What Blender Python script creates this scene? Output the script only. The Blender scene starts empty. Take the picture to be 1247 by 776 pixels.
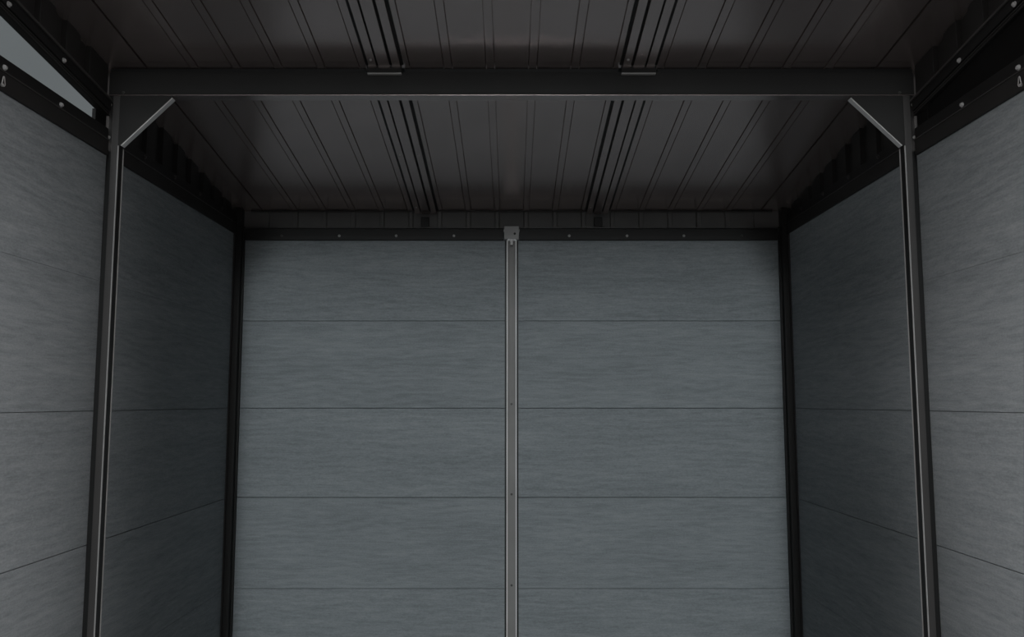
import bpy, bmesh, math, random
from mathutils import Vector, Matrix
random.seed(4)
scn = bpy.context.scene
C = scn.collection

# ------------------------------------------------------------------ dimensions (metres)
W = 1.05                  # half width: face of the side boards
YB = 3.13                 # face of the back boards
YF = 2.09                 # front face of the middle frame
Y0 = 1.02                 # open front of the shed
SL = 0.1357               # roof fall per metre towards the back
ZB = 2.0836               # underside of roof at the back wall
RS = 0.1107               # spacing of the roof ribs
BH = 0.3293               # board height
def roof(y): return ZB + SL * (YB - y)
def win_top(y): return 2.1520 - SL * (y - 1.6305)

# ------------------------------------------------------------------ materials
def new_mat(name):
    m = bpy.data.materials.new(name); m.use_nodes = True
    nt = m.node_tree
    return m, nt, nt.nodes['Principled BSDF']

def metal(name, col, rough=0.5, spec=0.5, metallic=0.0, var=0.12):
    m, nt, b = new_mat(name)
    tc = nt.nodes.new('ShaderNodeTexCoord')
    n = nt.nodes.new('ShaderNodeTexNoise'); n.inputs['Scale'].default_value = 6; n.inputs['Detail'].default_value = 4
    nt.links.new(tc.outputs['Object'], n.inputs['Vector'])
    r = nt.nodes.new('ShaderNodeValToRGB')
    r.color_ramp.elements[0].position = 0.3; r.color_ramp.elements[1].position = 0.75
    r.color_ramp.elements[0].color = (*[c * (1 - var) for c in col], 1)
    r.color_ramp.elements[1].color = (*[c * (1 + var) for c in col], 1)
    nt.links.new(n.outputs['Fac'], r.inputs['Fac']); nt.links.new(r.outputs['Color'], b.inputs['Base Color'])
    b.inputs['Roughness'].default_value = rough
    b.inputs['Metallic'].default_value = metallic
    b.inputs['Specular IOR Level'].default_value = spec
    n2 = nt.nodes.new('ShaderNodeTexNoise'); n2.inputs['Scale'].default_value = 900; n2.inputs['Detail'].default_value = 1
    nt.links.new(tc.outputs['Object'], n2.inputs['Vector'])
    bp = nt.nodes.new('ShaderNodeBump'); bp.inputs['Strength'].default_value = 0.03; bp.inputs['Distance'].default_value = 0.001
    nt.links.new(n2.outputs['Fac'], bp.inputs['Height']); nt.links.new(bp.outputs['Normal'], b.inputs['Normal'])
    return m

def wood(name, axis):
    """blue-grey composite board with fine grain running along the given axis"""
    m, nt, b = new_mat(name)
    N, L = nt.nodes, nt.links
    tc = N.new('ShaderNodeTexCoord')
    sep = N.new('ShaderNodeSeparateXYZ'); L.new(tc.outputs['Object'], sep.inputs[0])
    # one number per board row, so that every board has a grain of its own
    row = N.new('ShaderNodeMath'); row.operation = 'MULTIPLY_ADD'; L.new(sep.outputs['Z'], row.inputs[0])
    row.inputs[1].default_value = 1 / BH; row.inputs[2].default_value = -0.0122 / BH
    fl = N.new('ShaderNodeMath'); fl.operation = 'FLOOR'; L.new(row.outputs[0], fl.inputs[0])
    sh = N.new('ShaderNodeMath'); sh.operation = 'MULTIPLY'; L.new(fl.outputs[0], sh.inputs[0]); sh.inputs[1].default_value = 3.71
    al = N.new('ShaderNodeMath'); al.operation = 'ADD'; L.new(sep.outputs[axis], al.inputs[0]); L.new(sh.outputs[0], al.inputs[1])
    cmb = N.new('ShaderNodeCombineXYZ'); L.new(al.outputs[0], cmb.inputs[0]); L.new(sep.outputs['Z'], cmb.inputs[2])
    L.new(sh.outputs[0], cmb.inputs[1])
    def noise(sx, sz, scale, detail, rough=0.6, dist=0.0):
        mp = N.new('ShaderNodeMapping'); mp.inputs['Scale'].default_value = (sx, 1, sz); L.new(cmb.outputs[0], mp.inputs['Vector'])
        n = N.new('ShaderNodeTexNoise'); n.inputs['Scale'].default_value = scale; n.inputs['Detail'].default_value = detail
        n.inputs['Roughness'].default_value = rough; n.inputs['Distortion'].default_value = dist
        L.new(mp.outputs[0], n.inputs['Vector']); return n
    broad = noise(0.9, 5.0, 3.0, 3, 0.5)
    streak = noise(1.6, 17.0, 7.0, 6, 0.65, 0.1)
    fine = noise(1.6, 15.0, 16.0, 4, 0.75, 0.05)
    pores = noise(1.0, 1.9, 150.0, 2, 0.6)
    # cathedral figure
    mpw = N.new('ShaderNodeMapping'); mpw.inputs['Scale'].default_value = (0.28, 1, 1.0); L.new(cmb.outputs[0], mpw.inputs['Vector'])
    wv = N.new('ShaderNodeTexWave'); wv.wave_type = 'BANDS'; wv.bands_direction = 'Z'
    wv.inputs['Scale'].default_value = 11; wv.inputs['Distortion'].default_value = 14; wv.inputs['Detail'].default_value = 3
    wv.inputs['Detail Scale'].default_value = 0.9; L.new(mpw.outputs[0], wv.inputs['Vector'])
    def madd(a, k, prev=None):
        q = N.new('ShaderNodeMath'); q.operation = 'MULTIPLY_ADD'; L.new(a, q.inputs[0]); q.inputs[1].default_value = k
        if prev is None: q.inputs[2].default_value = 0
        else: L.new(prev, q.inputs[2])
        return q.outputs[0]
    h = madd(broad.outputs['Fac'], 0.18); h = madd(streak.outputs['Fac'], 0.27, h)
    h = madd(fine.outputs['Fac'], 0.27, h); h = madd(pores.outputs['Fac'], 0.24, h); h = madd(wv.outputs['Fac'], 0.04, h)
    r = N.new('ShaderNodeValToRGB'); r.color_ramp.elements[0].position = 0.385; r.color_ramp.elements[1].position = 0.615
    r.color_ramp.elements[0].color = (*WOOD_LO, 1); r.color_ramp.elements[1].color = (*WOOD_HI, 1)
    L.new(h, r.inputs['Fac']); L.new(r.outputs['Color'], b.inputs['Base Color'])
    b.inputs['Roughness'].default_value = 0.7; b.inputs['Specular IOR Level'].default_value = 0.25
    bp = N.new('ShaderNodeBump'); bp.inputs['Strength'].default_value = 0.2; bp.inputs['Distance'].default_value = 0.002
    L.new(h, bp.inputs['Height']); L.new(bp.outputs['Normal'], b.inputs['Normal'])
    return m

WOOD_LO = (0.158, 0.178, 0.190); WOOD_HI = (0.272, 0.297, 0.312)
CH = metal('charcoal_steel', (0.060, 0.057, 0.056), 0.42, 0.5, 0.3)
RF = metal('glossy_charcoal_roof_steel', (0.52, 0.452, 0.438), 0.24, 0.5, 0.78, 0.05)
BM = metal('lit_beam_steel', (0.60, 0.53, 0.515), 0.22, 0.5, 0.9, 0.05)  # beam underside: paler than the beam front, carrying the light on it
DK = metal('shaded_matt_steel', (0.024, 0.0235, 0.023), 0.55, 0.2)  # beam front and gusset plates: their shade is put into this darker colour
PF = metal('grey_ribbed_steel', (0.13, 0.128, 0.125), 0.5, 0.4)
CB = metal('grey_channel_floor_steel', (0.24, 0.235, 0.23), 0.6, 0.15)
BLK = metal('black_steel', (0.010, 0.010, 0.010), 0.5, 0.35)
FAS = metal('black_fascia_steel', (0.020, 0.0195, 0.019), 0.55, 0.3)
LIT = metal('lit_flange_steel', (0.66, 0.65, 0.64), 0.35, 0.5, 0.5)  # gusset flange: colour brightened for the reflection it catches
CAP = metal('dull_bare_steel', (0.34, 0.337, 0.335), 0.5, 0.4)
BLP = metal('bright_lip_steel', (0.72, 0.715, 0.71), 0.45)
LIP = metal('grey_channel_steel', (0.36, 0.355, 0.35), 0.4)
SCR = metal('zinc_screw', (0.42, 0.42, 0.42), 0.4, 0.5, 0.2)
BLACKPANEL = metal('black_glazing', (0.004, 0.004, 0.004), 0.6, 0.2)
WX = wood('grey_composite_board_across', 'X')
WY = wood('grey_composite_board_along', 'Y')
CON = metal('pale_concrete', (0.42, 0.41, 0.40), 0.85, 0.3)
SOIL = metal('dark_gravel', (0.09, 0.088, 0.085), 0.95, 0.2)
def glass():
    m, nt, b = new_mat('clear_glazing')
    g = nt.nodes.new('ShaderNodeBsdfGlossy'); g.inputs['Roughness'].default_value = 0.05; g.inputs['Color'].default_value = (.8, .8, .8, 1)
    t = nt.nodes.new('ShaderNodeBsdfTransparent'); t.inputs['Color'].default_value = (0.93, 0.95, 0.96, 1)
    tc = nt.nodes.new('ShaderNodeTexCoord'); n = nt.nodes.new('ShaderNodeTexNoise'); n.inputs['Scale'].default_value = 5
    nt.links.new(tc.outputs['Object'], n.inputs['Vector'])
    mr = nt.nodes.new('ShaderNodeMapRange'); mr.inputs['To Min'].default_value = 0.02; mr.inputs['To Max'].default_value = 0.06
    nt.links.new(n.outputs['Fac'], mr.inputs['Value'])
    mx = nt.nodes.new('ShaderNodeMixShader'); nt.links.new(mr.outputs[0], mx.inputs['Fac'])
    nt.links.new(t.outputs[0], mx.inputs[1]); nt.links.new(g.outputs[0], mx.inputs[2])
    nt.links.new(mx.outputs[0], nt.nodes['Material Output'].inputs['Surface'])
    return m
GL = glass()

# ------------------------------------------------------------------ mesh helpers
def box(bm, x0, x1, y0, y1, z0, z1):
    if x0 > x1: x0, x1 = x1, x0
    v = [bm.verts.new(p) for p in ((x0,y0,z0),(x1,y0,z0),(x1,y1,z0),(x0,y1,z0),(x0,y0,z1),(x1,y0,z1),(x1,y1,z1),(x0,y1,z1))]
    for f in ((3,2,1,0),(4,5,6,7),(0,1,5,4),(1,2,6,5),(2,3,7,6),(3,0,4,7)): bm.faces.new([v[i] for i in f])

def loft(bm, rings):
    """closed rings of equal length, skinned one after the other, ends capped"""
    vs = [[bm.verts.new(p) for p in r] for r in rings]
    n = len(rings[0])
    for a, b in zip(vs, vs[1:]):
        for i in range(n): bm.faces.new((a[i], a[(i+1) % n], b[(i+1) % n], b[i]))
    bm.faces.new(vs[0][::-1]); bm.faces.new(vs[-1])

def screw_head(bm, pos, axis, r=0.0045, h=0.003):
    """hexagonal head on a round washer; axis points out of the surface"""
    a = Vector(axis).normalized(); q = a.to_track_quat('Z', 'Y')
    def ring(n, rad, z, t=0): return [Vector(pos) + q @ Vector((rad*math.cos(2*math.pi*i/n+t), rad*math.sin(2*math.pi*i/n+t), z)) for i in range(n)]
    loft(bm, [ring(18, r*1.35, 0), ring(18, r*1.35, h*.35), ring(18, r*1.15, h*.45)])
    loft(bm, [ring(6, r, h*.3), ring(6, r, h*1.05), ring(6, r*.82, h*1.35)])

def obj(name, bm, mat, parent=None, bevel=0.0, smooth=False):
    bmesh.ops.recalc_face_normals(bm, faces=bm.faces)
    me = bpy.data.meshes.new(name); bm.to_mesh(me); bm.free(); me.materials.append(mat)
    o = bpy.data.objects.new(name, me); C.objects.link(o)
    if parent:
        o.parent = parent
        o.matrix_parent_inverse = Matrix.Translation(-parent.location)
    if bevel:
        b = o.modifiers.new('bevel', 'BEVEL'); b.width = bevel; b.segments = 2; b.limit_method = 'ANGLE'; b.angle_limit = math.radians(40)
    return o

def thing(name, label, cat, loc, group=None):
    o = bpy.data.objects.new(name, None); C.objects.link(o); o.location = loc; o.empty_display_size = .05
    o['label'] = label; o['category'] = cat
    if group: o['group'] = group
    return o

def struct(name, label, cat, loc=(0, 0, 0), o=None):
    if o is None:
        o = bpy.data.objects.new(name, None); C.objects.link(o); o.location = loc; o.empty_display_size = .05
    o['kind'] = 'structure'; o['label'] = label; o['category'] = cat
    return o

def part_box(name, mat, parent, *b, bevel=0.0):
    bm = bmesh.new(); box(bm, *b); return obj(name, bm, mat, parent, bevel)

def screw(parent, pos, axis, r=0.0045, h=0.003, mat=None, name='screw'):
    bm = bmesh.new(); screw_head(bm, pos, axis, r, h); return obj(name, bm, mat or SCR, parent)

# ------------------------------------------------------------------ floor
bm = bmesh.new(); box(bm, -1.3, 1.3, -0.6, 3.4, -0.12, 0)
struct('floor', 'concrete slab under the shed', 'floor', o=obj('floor', bm, CON, None, .004))
bm = bmesh.new(); box(bm, -15, 15, -15, 15, -0.30, -0.06)
struct('ground', 'dark ground around the shed', 'ground', o=obj('ground', bm, SOIL))

# ------------------------------------------------------------------ board walls
ZS = [0.0122 + BH * k for k in range(6)] + [2.002]  # board edges; the top board runs up behind the rails
GB = [.0005, .0008, .0008, .0013, .0013, .0009, .0005]      # half width of the joints, back wall
GS = [.0003, .0003, .0003, .0009, .0008, .0002, .0003]      # and side walls, where most boards sit tight
def board_panel_x(parent, x0, x1):                 # back wall, facing -Y
    bm = bmesh.new()
    for k in range(6): box(bm, x0, x1, YB, YB + .016, ZS[k] + GB[k], ZS[k+1] - GB[k+1])
    box(bm, x0, x1, YB + .012, YB + .020, 0.0, ZS[-1])
    return obj('board_panel', bm, WX, parent, 0.0006)
def board_panel_y(parent, s, y0, y1):              # side wall
    bm = bmesh.new()
    for k in range(6): box(bm, s*W, s*(W + .016), y0, y1, ZS[k] + GS[k], ZS[k+1] - GS[k+1])
    box(bm, s*(W + .012), s*(W + .020), y0, y1, 0.0, ZS[-1])
    return obj('board_panel', bm, WY, parent, 0.0004)

wb = struct('wall_back', 'back wall of blue-grey wood-grain composite boards in two panels', 'wall', (0, YB, 0))
p = board_panel_x(wb, -1.045, -0.016); p['label'] = 'board panel left of the centre channel'
p = board_panel_x(wb, 0.016, 1.045); p['label'] = 'board panel right of the centre channel'
for s, nm in ((-1, 'left'), (1, 'right')):
    w = struct('wall_' + nm, nm + ' side wall of grey composite boards in two bays split by the frame post', 'wall', (s*W, 2.1, 0))
    p = board_panel_y(w, s, Y0, YF + .018); p['label'] = 'paler board panel in the near bay'
    p = board_panel_y(w, s, YF + .020, YB + .02); p['label'] = 'darker board panel in the far bay'

# ------------------------------------------------------------------ roof
ce = struct('ceiling', 'sloping roof of dark ribbed steel sheets seen from below', 'ceiling', (0, 2.1, 2.2))
def roof_sheet(name, xs, ya=0.95, yb=YB + .05, t=0.03):
    """xs: list of (x, drop) across the sheet; extruded along the slope"""
    bm = bmesh.new()
    rings = []
    for y in (ya, yb):
        low = [Vector((x, y, roof(y) - d)) for x, d in xs]
        top = [Vector((xs[-1][0], y, roof(y) + t)), Vector((xs[0][0], y, roof(y) + t))]
        rings.append(low + top)
    loft(bm, rings)
    return obj(name, bm, RF, ce)
def ribbed(x0, x1):
    xs = [(x0, 0)]
    for k in range(-8, 8):
        c = (k + .5) * RS
        if x0 + .015 < c < x1 - .015:
            w, g, e = .0095, .0028, .0003
            xs += [(c-w-g, 0), (c-w-g+e, -.009), (c-w-e, -.009), (c-w, .0015), (c+w, .0015), (c+w+e, -.009), (c+w+g-e, -.009), (c+w+g, 0)]
    return xs + [(x1, 0)]
PC = 0.3305                                        # purlin line
SE = 0.9555                                        # outer seam
for a, b, l in ((-SE+.003, -PC-.001, 'ribbed sheet on the left'), (-PC+.001, PC-.001, 'ribbed sheet in the middle'), (PC+.001, SE-.003, 'ribbed sheet on the right')):
    o = roof_sheet('roof_sheet', ribbed(a, b)); o['label'] = l
for s in (-1, 1):
    a, b = sorted((s*(SE + .003), s*(W + .05)))
    o = roof_sheet('edge_sheet', [(a, 0), (b, 0)]); o['label'] = 'plain edge sheet along the %s wall' % ('left' if s < 0 else 'right')
bm = bmesh.new()
loft(bm, [[Vector((-W-.05, y, roof(y)+.012)), Vector((W+.05, y, roof(y)+.012)), Vector((W+.05, y, roof(y)+.034)), Vector((-W-.05, y, roof(y)+.034))] for y in (.95, YB+.05)])
obj('roof_backing', bm, BLK, ce)

# ------------------------------------------------------------------ purlins under the roof
for s, side in ((-1, 'left'), (1, 'right')):
    t = thing('roof_purlin', 'long grooved dark steel purlin under the roof, %s of centre' % side, 'purlin', (s*PC, YF, roof(YF)-.02), 'roof purlins')
    def strip(name, a, b, d0, d1, mat=RF):
        a, b = sorted((s*(PC + a), s*(PC + b)))
        bm = bmesh.new()
        for ya, yb in ((1.0, YF - .0125), (YF + .006, YB - .003)):     # interrupted by the bracket on the beam
            loft(bm, [[Vector((a, y, roof(y)-d0)), Vector((b, y, roof(y)-d0)), Vector((b, y, roof(y)-d1)), Vector((a, y, roof(y)-d1))] for y in (ya, yb)])
        return obj(name, bm, mat, t, 0.0006)
    strip('backing_strip', -.050, .048, .0002, .0035, BLK)
    o = strip('flange', -.0425, -.0225, .0035, .0125)
    strip('flange', .0185, .0385, .0035, .0125)
    strip('centre_strip', -.0155, .0135, .0035, .0135)
    for y, dx in (((2.035, .0285), (2.60, -.033), (2.60, .0285), (3.06, .0285)) if s < 0 else ((2.035, -.033), (2.60, -.033), (3.06, -.033))):
        x = s*(PC + dx); screw(t, (x, y, roof(y) - .0125), (0, -SL, -1), .0028, .002, LIP)

# ------------------------------------------------------------------ cross beam with its brackets
t = thing('cross_beam', 'dark steel beam spanning the shed under the roof', 'beam', (0, YF, 2.148))
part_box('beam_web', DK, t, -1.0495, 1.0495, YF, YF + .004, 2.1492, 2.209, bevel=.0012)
part_box('lower_flange', BM, t, -1.0495, 1.0495, YF + .0005, YF + .037, 2.1465, 2.149, bevel=.0006)['label'] = 'underside of the beam, lit tone in its colour'
for a, b in ((-1.0495, -PC-.0515), (-PC+.0505, PC-.0505), (PC+.0515, 1.0495)):  # black strips painting the dark of the open gap above the beam
    bm = bmesh.new()
    loft(bm, [[Vector((x, y, z)) for y, z in ((YF+.006, 2.195), (YF+.03, 2.195), (YF+.03, roof(YF+.03)-.003), (YF+.006, roof(YF+.006)-.003))] for x in (a, b)])
    obj('gap_shade_strip', bm, BLK, t)['label'] = 'black strip standing in for the shade in the roof gap'
for s in (-1, 1):
    screw(t, (s*1.011, YF, 2.154), (0, -1, 0), .003, .002, CH, 'bolt')
for s, side in ((-1, 'left'), (1, 'right')):
    t = thing('purlin_bracket', 'small folded bracket on the beam top under the %s purlin' % side, 'bracket', (s*PC, YF, 2.2), 'purlin brackets')
    part_box('bracket_plate', DK, t, s*(PC-.0445), s*(PC+.0445), YF - .010, YF - .0065, 2.2045, roof(YF) - .004, bevel=.0008)
    part_box('bracket_lip', LIP, t, s*(PC-.0445), s*(PC+.0445), YF - .0105, YF - .0005, 2.2003, 2.2042, bevel=.0008)['label'] = 'pale folded lower edge'
for s, side in ((-1, 'left'), (1, 'right')):
    t = thing('gusset_bracket', 'triangular corner brace with brightened slanted edge, at the %s post' % side, 'bracket', (s*1.0, YF, 2.14), 'corner braces')
    bm = bmesh.new()
    tri = [(s*1.0192, 2.1465), (s*.883, 2.1465), (s*.883, 2.1415), (s*1.0125, 2.0125), (s*1.0192, 2.0125)]
    loft(bm, [[Vector((x, y, z)) for x, z in tri] for y in (YF + .0006, YF + .0031)])
    obj('gusset_plate', bm, DK, t, .0005)
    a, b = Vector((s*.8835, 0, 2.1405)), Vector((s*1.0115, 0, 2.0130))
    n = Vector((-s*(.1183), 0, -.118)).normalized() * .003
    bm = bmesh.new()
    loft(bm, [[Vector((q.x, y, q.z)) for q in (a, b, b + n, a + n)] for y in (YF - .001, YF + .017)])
    obj('gusset_flange', bm, LIT, t, .0006)['label'] = 'slanted flange, reflected light in its colour'

# ------------------------------------------------------------------ posts
for s, side in ((-1, 'left'), (1, 'right')):
    t = thing('frame_post', 'dark grooved steel post of the middle frame on the %s wall' % side, 'post', (s*1.03, YF, 0), 'middle frame posts')
    part_box('outer_return', BLK, t, s*1.0495, s*1.0365, YF + .004, YF + .034, 0, 2.146, bevel=.0008)
    part_box('post_face', CH, t, s*1.0363, s*1.0192, YF, YF + .034, 0, 2.146, bevel=.001)
    part_box('face_edge', LIP, t, s*1.0190, s*1.0166, YF - .001, YF + .003, 0, 2.0122, bevel=.0005)['label'] = 'pale edge of the groove'
    part_box('groove', BLK, t, s*1.0190, s*1.0180, YF + .0032, YF + .026, 0, 2.146)['label'] = 'black groove'
    part_box('groove_lip', LIP, t, s*1.0190, s*1.0160, YF + .0262, YF + .030, 0, 2.0115, bevel=.0005)['label'] = 'thin pale rear lip'
    for z in (2.1227, 2.035): screw(t, (s*1.0455, YF + .004, z), (0, -1, 0), .0034, .003, LIP, 'screw')
    t = thing('corner_post', 'black steel corner post where the %s wall meets the back wall' % side, 'post', (s*1.03, YB - .03, 0), 'back corner posts')
    part_box('post_face', FAS, t, s*1.0495, s*1.0255, YB - .034, YB - .0005, 0, roof(YB) + .0005, bevel=.001)
    part_box('side_lip', CH, t, s*1.0495, s*1.047, YB - .046, YB - .0345, 0, 1.986, bevel=.0006)
    part_box('inner_lip', BLK, t, s*1.0255, s*1.019, YB - .012, YB - .0005, 0, 2.02, bevel=.0006)

# ------------------------------------------------------------------ back wall head: fascia, rails, channel, clips
def corrugated_x(x0, x1, z0, z1, y):
    bm = bmesh.new(); pts = [(x0, y)]
    for k in range(-9, 10):
        c = k * RS
        if x0 + .03 < c - .06 and c + .06 < x1 - .0:
            pts += [(c-.049, y), (c-.046, y+.010), (c+.046, y+.010), (c+.049, y)]
    pts.append((x1, y))
    prof = pts + [(x1, y+.02), (x0, y+.02)]
    loft(bm, [[Vector((a, b, z)) for a, b in prof] for z in (z0, z1)])
    return bm
o = obj('trim_1', corrugated_x(-1.0515, 1.0515, 2.0163, 2.0832, YB + .004), PF)
struct('trim_1', 'black corrugated steel strip between the back wall and the roof', 'trim', o=o)
bm = bmesh.new(); box(bm, -1.0, 1.0, YB - .012, YB + .003, 2.0795, 2.0825)
struct('trim_2', 'thin dark edge strip where the roof meets the back wall', 'trim', o=obj('trim_2', bm, CH, None, .0008))
for s, side, xs in ((-1, 'left', (-.8134, -.6093, -.4082, -.2041)), (1, 'right', (.2041, .4082, .6093, .8134))):
    t = thing('back_rail', 'dark steel rail with screws above the %s half of the back wall' % side, 'rail', (s*.5, YB, 1.97), 'rails above the back wall')
    part_box('rail_plate', FAS, t, s*1.0165, s*.0295, YB - .012, YB - .0006, 1.968, 2.012, bevel=.001)
    part_box('rail_lip', CH, t, s*1.0165, s*.0295, YB - .020, YB + .003, 2.0125, 2.0158, bevel=.0008)
    for x in xs: screw(t, (x*3.13/2.9, YB - .012, 1.984), (0, -1, 0), .0038, .003, CH if abs(x) > .7 else LIP)
    t = thing('roof_clip', 'small black block under the end of the %s purlin' % side, 'clip', (s*.33, YB - .01, 2.016), 'black clips on the back wall')
    part_box('clip_block', BLK, t, s*.347, s*.316, YB - .012, YB + .003, 2.0185, 2.058, bevel=.002)
    part_box('clip_foot', BLK, t, s*.356, s*.307, YB - .015, YB + .003, 2.016, 2.0184, bevel=.0008)

t = thing('wall_channel', 'narrow vertical steel channel between the two back wall panels', 'channel', (0, YB - .01, 0))
part_box('channel_back', CB, t, -.0150, .0150, YB - .004, YB + .004, 0, 1.966)
for s in (-1, 1):
    part_box('channel_lip', BLP, t, s*.0188, s*.0150, YB - .022, YB - .018, 0, 1.966, bevel=.0006)
    part_box('channel_side', CH, t, s*.0186, s*.0152, YB - .0178, YB - .0005, 0, 1.966)
    part_box('channel_flange', BLK, t, s*.0255, s*.0186, YB - .006, YB - .0005, 0, 1.966, bevel=.0006)
    
for z in (.6835, 1.012, 1.345): screw(t, (0, YB - .004, z), (0, -1, 0), .0032, .0012, CH, 'rivet')
t = thing('channel_cap', 'small square steel plate capping the centre channel', 'bracket', (0, YB - .02, 1.968))
part_box('cap_plate', CAP, t, -.0275, .0275, YB - .0285, YB - .0255, 1.968, 2.018, bevel=.001)
part_box('cap_return', CH, t, -.0275, .0275, YB - .0255, YB - .0005, 2.0125, 2.018, bevel=.0008)
bm = bmesh.new()
q = [Vector((.012 + .0045*math.cos(a*math.pi/6), 0, 1.989 + .0045*math.sin(a*math.pi/6))) for a in range(12)]
loft(bm, [[Vector((v.x, y, v.z)) for v in q] for y in (YB - .0292, YB - .0284)])
obj('cap_hole', bm, BLK, t)['label'] = 'dark screw hole'
bm = bmesh.new()
for r0, r1, z0, z1 in ((.0078, .0078, 1.961, 1.9675), (.0060, .0048, 1.947, 1.961)):
    loft(bm, [[Vector((r*math.cos(i*math.pi/6), YB - .026 + r*math.sin(i*math.pi/6), z)) for i in range(12)] for r, z in ((r1, z0), (r0, z1))])
obj('cap_bolt', bm, BLP, t)['label'] = 'bright bolt tip'

# ------------------------------------------------------------------ side wall heads
for s, side in ((-1, 'left'), (1, 'right')):
    # lower rails, one for each bay
    for y0, y1, bay, ys in ((Y0, YF - .002, 'near', (1.431, 1.6461, 1.8609)), (YF + .036, YB - .0347, 'far', (2.30, 2.51, 2.72, 2.93))):
        t = thing('side_rail', 'dark steel rail with screws along the top of the %s wall, %s bay' % (side, bay), 'rail', (s*W, (y0+y1)/2, 2.0), 'rails along the side walls')
        part_box('rail_plate', FAS, t, s*(W-.0005), s*(W-.008), y0, y1, 1.9865, 2.030, bevel=.0008)
        part_box('rail_lip', CH, t, s*(W-.0085), s*(W-.011), y0, y1, 2.0245, 2.0272, bevel=.0006)
        part_box('rail_head', BLK, t, s*(W+.012), s*(W-.006), y0, y1, 2.0303, 2.057, bevel=.0008)
        for y in ys: screw(t, (s*(W-.006), y, 2.0365 if bay == 'near' else 2.045), (-s, 0, 0), .0045, .004, SCR if bay == 'near' else CH)
    # upper sloping rail of the near bay
    t = thing('sloping_rail', 'dark stepped steel rail sloping with the roof above the %s transom' % side, 'rail', (s*W, 1.6, 2.15), 'sloping rails')
    def srail(name, xa, xb, za, zb, mat, bevel=.0008, y0=Y0, y1=YF - .002):
        bm = bmesh.new()
        loft(bm, [[Vector((x, y, win_top(y) + z)) for x, z in ((s*xa, za), (s*xb, za), (s*xb, zb), (s*xa, zb))] for y in (y0, y1)])
        return obj(name, bm, mat, t, bevel)
    srail('rail_plate', W+.012, W-.006, 0, .0132, BLK)
    srail('rail_lip', W-.006, W-.009, .0015, .0032, CH)
    srail('rail_lip', W-.006, W-.009, .0075, .0092, CH)
    srail('rail_head', W+.012, W-.010, .0134, .043, BLK)
    srail('rail_step', W-.010, W-.015, .037, .043, CH)
    for y in (1.4248, 1.6399, 1.8548): screw(t, (s*(W-.010), y, win_top(y) + .019), (-s, 0, 0), .0045, .004)
    # transom
    w = struct('window_1' if s < 0 else 'window_2', ('wedge-shaped pale grey transom window over the left wall' if s < 0 else 'wedge-shaped black transom over the right wall'), 'window', (s*W, 1.6, 2.06))
    part_box('window_frame', BLACKPANEL, w, s*(W+.010), s*(W+.0005), 2.032, 2.0865, 2.0575, win_top(2.08) - .0003, bevel=.0006)
    bm = bmesh.new()
    loft(bm, [[Vector((x, y, z)) for x, z in ((s*(W+.003), 2.0572), (s*(W+.006), 2.0572), (s*(W+.006), win_top(y)-.0002), (s*(W+.003), win_top(y)-.0002))] for y in (Y0, 2.0318)])
    obj('pane', bm, GL if s < 0 else BLACKPANEL, w)
    # corrugated filler under the roof edge
    def filler(y0, y1, zl):
        bm = bmesh.new(); pts = [(y0, 0)]
        k = math.ceil((y0 + .055 - .012) / RS)
        while k*RS + .05 < y1:
            c = k*RS
            pts += [(c-.049, 0), (c-.046, .012), (c+.0, .012), (c+.003, 0)]; k += 1
        pts.append((y1, 0))
        prof = pts + [(y1, .022), (y0, .022)]
        loft(bm, [[Vector((s*(W + .002 + d), y, zz(y))) for y, d in prof] for zz in (zl, lambda y: roof(y) - .0004)])
        return bm
    nm = 'trim_3' if s < 0 else 'trim_4'
    struct(nm, 'black corrugated strip under the %s roof edge, near bay' % side, 'trim', o=obj(nm, filler(Y0, YF - .002, lambda y: win_top(y) + .0433), FAS))
    nm = 'trim_5' if s < 0 else 'trim_6'
    struct(nm, 'black corrugated strip under the %s roof edge, far bay' % side, 'trim', o=obj(nm, filler(YF + .036, YB + .02, lambda y: 2.0574), FAS))
    # little hook below a screw of the lower rail
    t = thing('rail_hook', 'tiny looped wire hook hanging on the %s wall rail' % side, 'hook', (s*(W-.011), 1.638, 2.0), 'wire hooks')
    bm = bmesh.new(); rings = []
    pts = []
    for i in range(17):
        a = 2*math.pi*i/16
        pts.append(Vector((s*(W-.0115), 1.638 + .0050*math.sin(a)*(1 if math.cos(a) < .2 else .7), 2.000 + (.0065 if math.cos(a) < 0 else .014)*math.cos(a))))
    for i, q in enumerate(pts):
        d = (pts[min(i+1, 16)] - pts[max(i-1, 0)]).normalized(); u = Vector((1, 0, 0)); v = d.cross(u)
        rings.append([q + .0012*(math.cos(j*math.pi/4)*u + math.sin(j*math.pi/4)*v) for j in range(8)])
    loft(bm, rings); obj('hook_loop', bm, LIP, t)
    screw(t, (s*(W-.008), 1.638, 1.9965), (-s, 0, 0), .003, .003)

# ------------------------------------------------------------------ light: grey sky with bright patches added in front and to the sides
wd = bpy.data.worlds.new('sky'); scn.world = wd; wd.use_nodes = True
nt = wd.node_tree; N, L = nt.nodes, nt.links
bg = N['Background']
tc = N.new('ShaderNodeTexCoord')
SKY_BASE = 0.16
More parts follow.
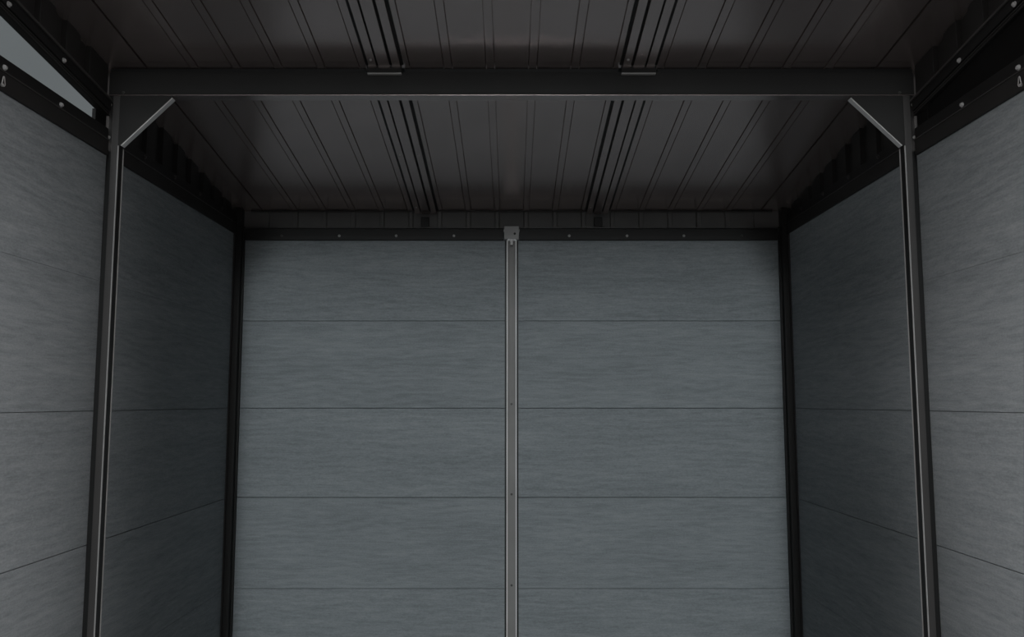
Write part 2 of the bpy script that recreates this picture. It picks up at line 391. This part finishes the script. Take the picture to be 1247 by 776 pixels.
# bright patches added to the sky to light the walls: centre (x, z of the direction), widths in x and z, strength; all of them lie in front (y < 0)
FILL_PATCHES = [(0.0, 0.2, 0.042, 0.10, 66), (0.0, 0.32, 0.05, 0.08, 16), (0.87, 0.32, 0.06, 0.12, 25), (-0.87, 0.32, 0.06, 0.12, 26), (0.89, 0.05, 0.06, 0.08, 16), (-0.89, 0.05, 0.06, 0.08, 17)]
sp = N.new('ShaderNodeSeparateXYZ'); L.new(tc.outputs['Generated'], sp.inputs[0])
def mth(op, a, b=None, c=None):
    q = N.new('ShaderNodeMath'); q.operation = op
    for i, v in enumerate((a, b, c)):
        if v is None: continue
        if isinstance(v, (int, float)): q.inputs[i].default_value = v
        else: L.new(v, q.inputs[i])
    return q.outputs[0]
front = mth('LESS_THAN', sp.outputs['Y'], 0.0)
tot = SKY_BASE
for px, pz, wx, wz, k in FILL_PATCHES:
    u = mth('MULTIPLY', mth('SUBTRACT', sp.outputs['X'], px), 1/wx)
    v = mth('MULTIPLY', mth('SUBTRACT', sp.outputs['Z'], pz), 1/wz)
    q = mth('ADD', mth('MULTIPLY', u, u), mth('MULTIPLY', v, v))
    e = mth('MULTIPLY', mth('EXPONENT', mth('MULTIPLY', q, -1.0)), front)
    tot = mth('MULTIPLY_ADD', e, float(k), tot)
L.new(tot, bg.inputs['Strength'])
warm = mth('MULTIPLY', mth('ABSOLUTE', sp.outputs['X']), front)      # sky tint made a little warmer for the added side patches
cm = N.new('ShaderNodeMix'); cm.data_type = 'RGBA'; L.new(warm, cm.inputs['Factor'])
cm.inputs['A'].default_value = (0.93, 0.985, 1.0, 1); cm.inputs['B'].default_value = (1.05, 0.98, 0.955, 1)
L.new(cm.outputs['Result'], bg.inputs['Color'])

# ------------------------------------------------------------------ camera
cam = bpy.data.cameras.new('camera'); co = bpy.data.objects.new('camera', cam); C.objects.link(co)
cam.sensor_width = 36; cam.lens = 1010 / 1247 * 36; cam.shift_x = 0.5 / 1247
cam.clip_start = 0.01
co.location = (0, 0, 1.35); co.rotation_euler = (math.radians(90 + 5.8), 0, 0)
scn.camera = co
vs = scn.view_settings
vs.view_transform = 'Standard'; vs.look = 'None'; vs.gamma = 1; vs.use_curve_mapping = False; vs.exposure = 0
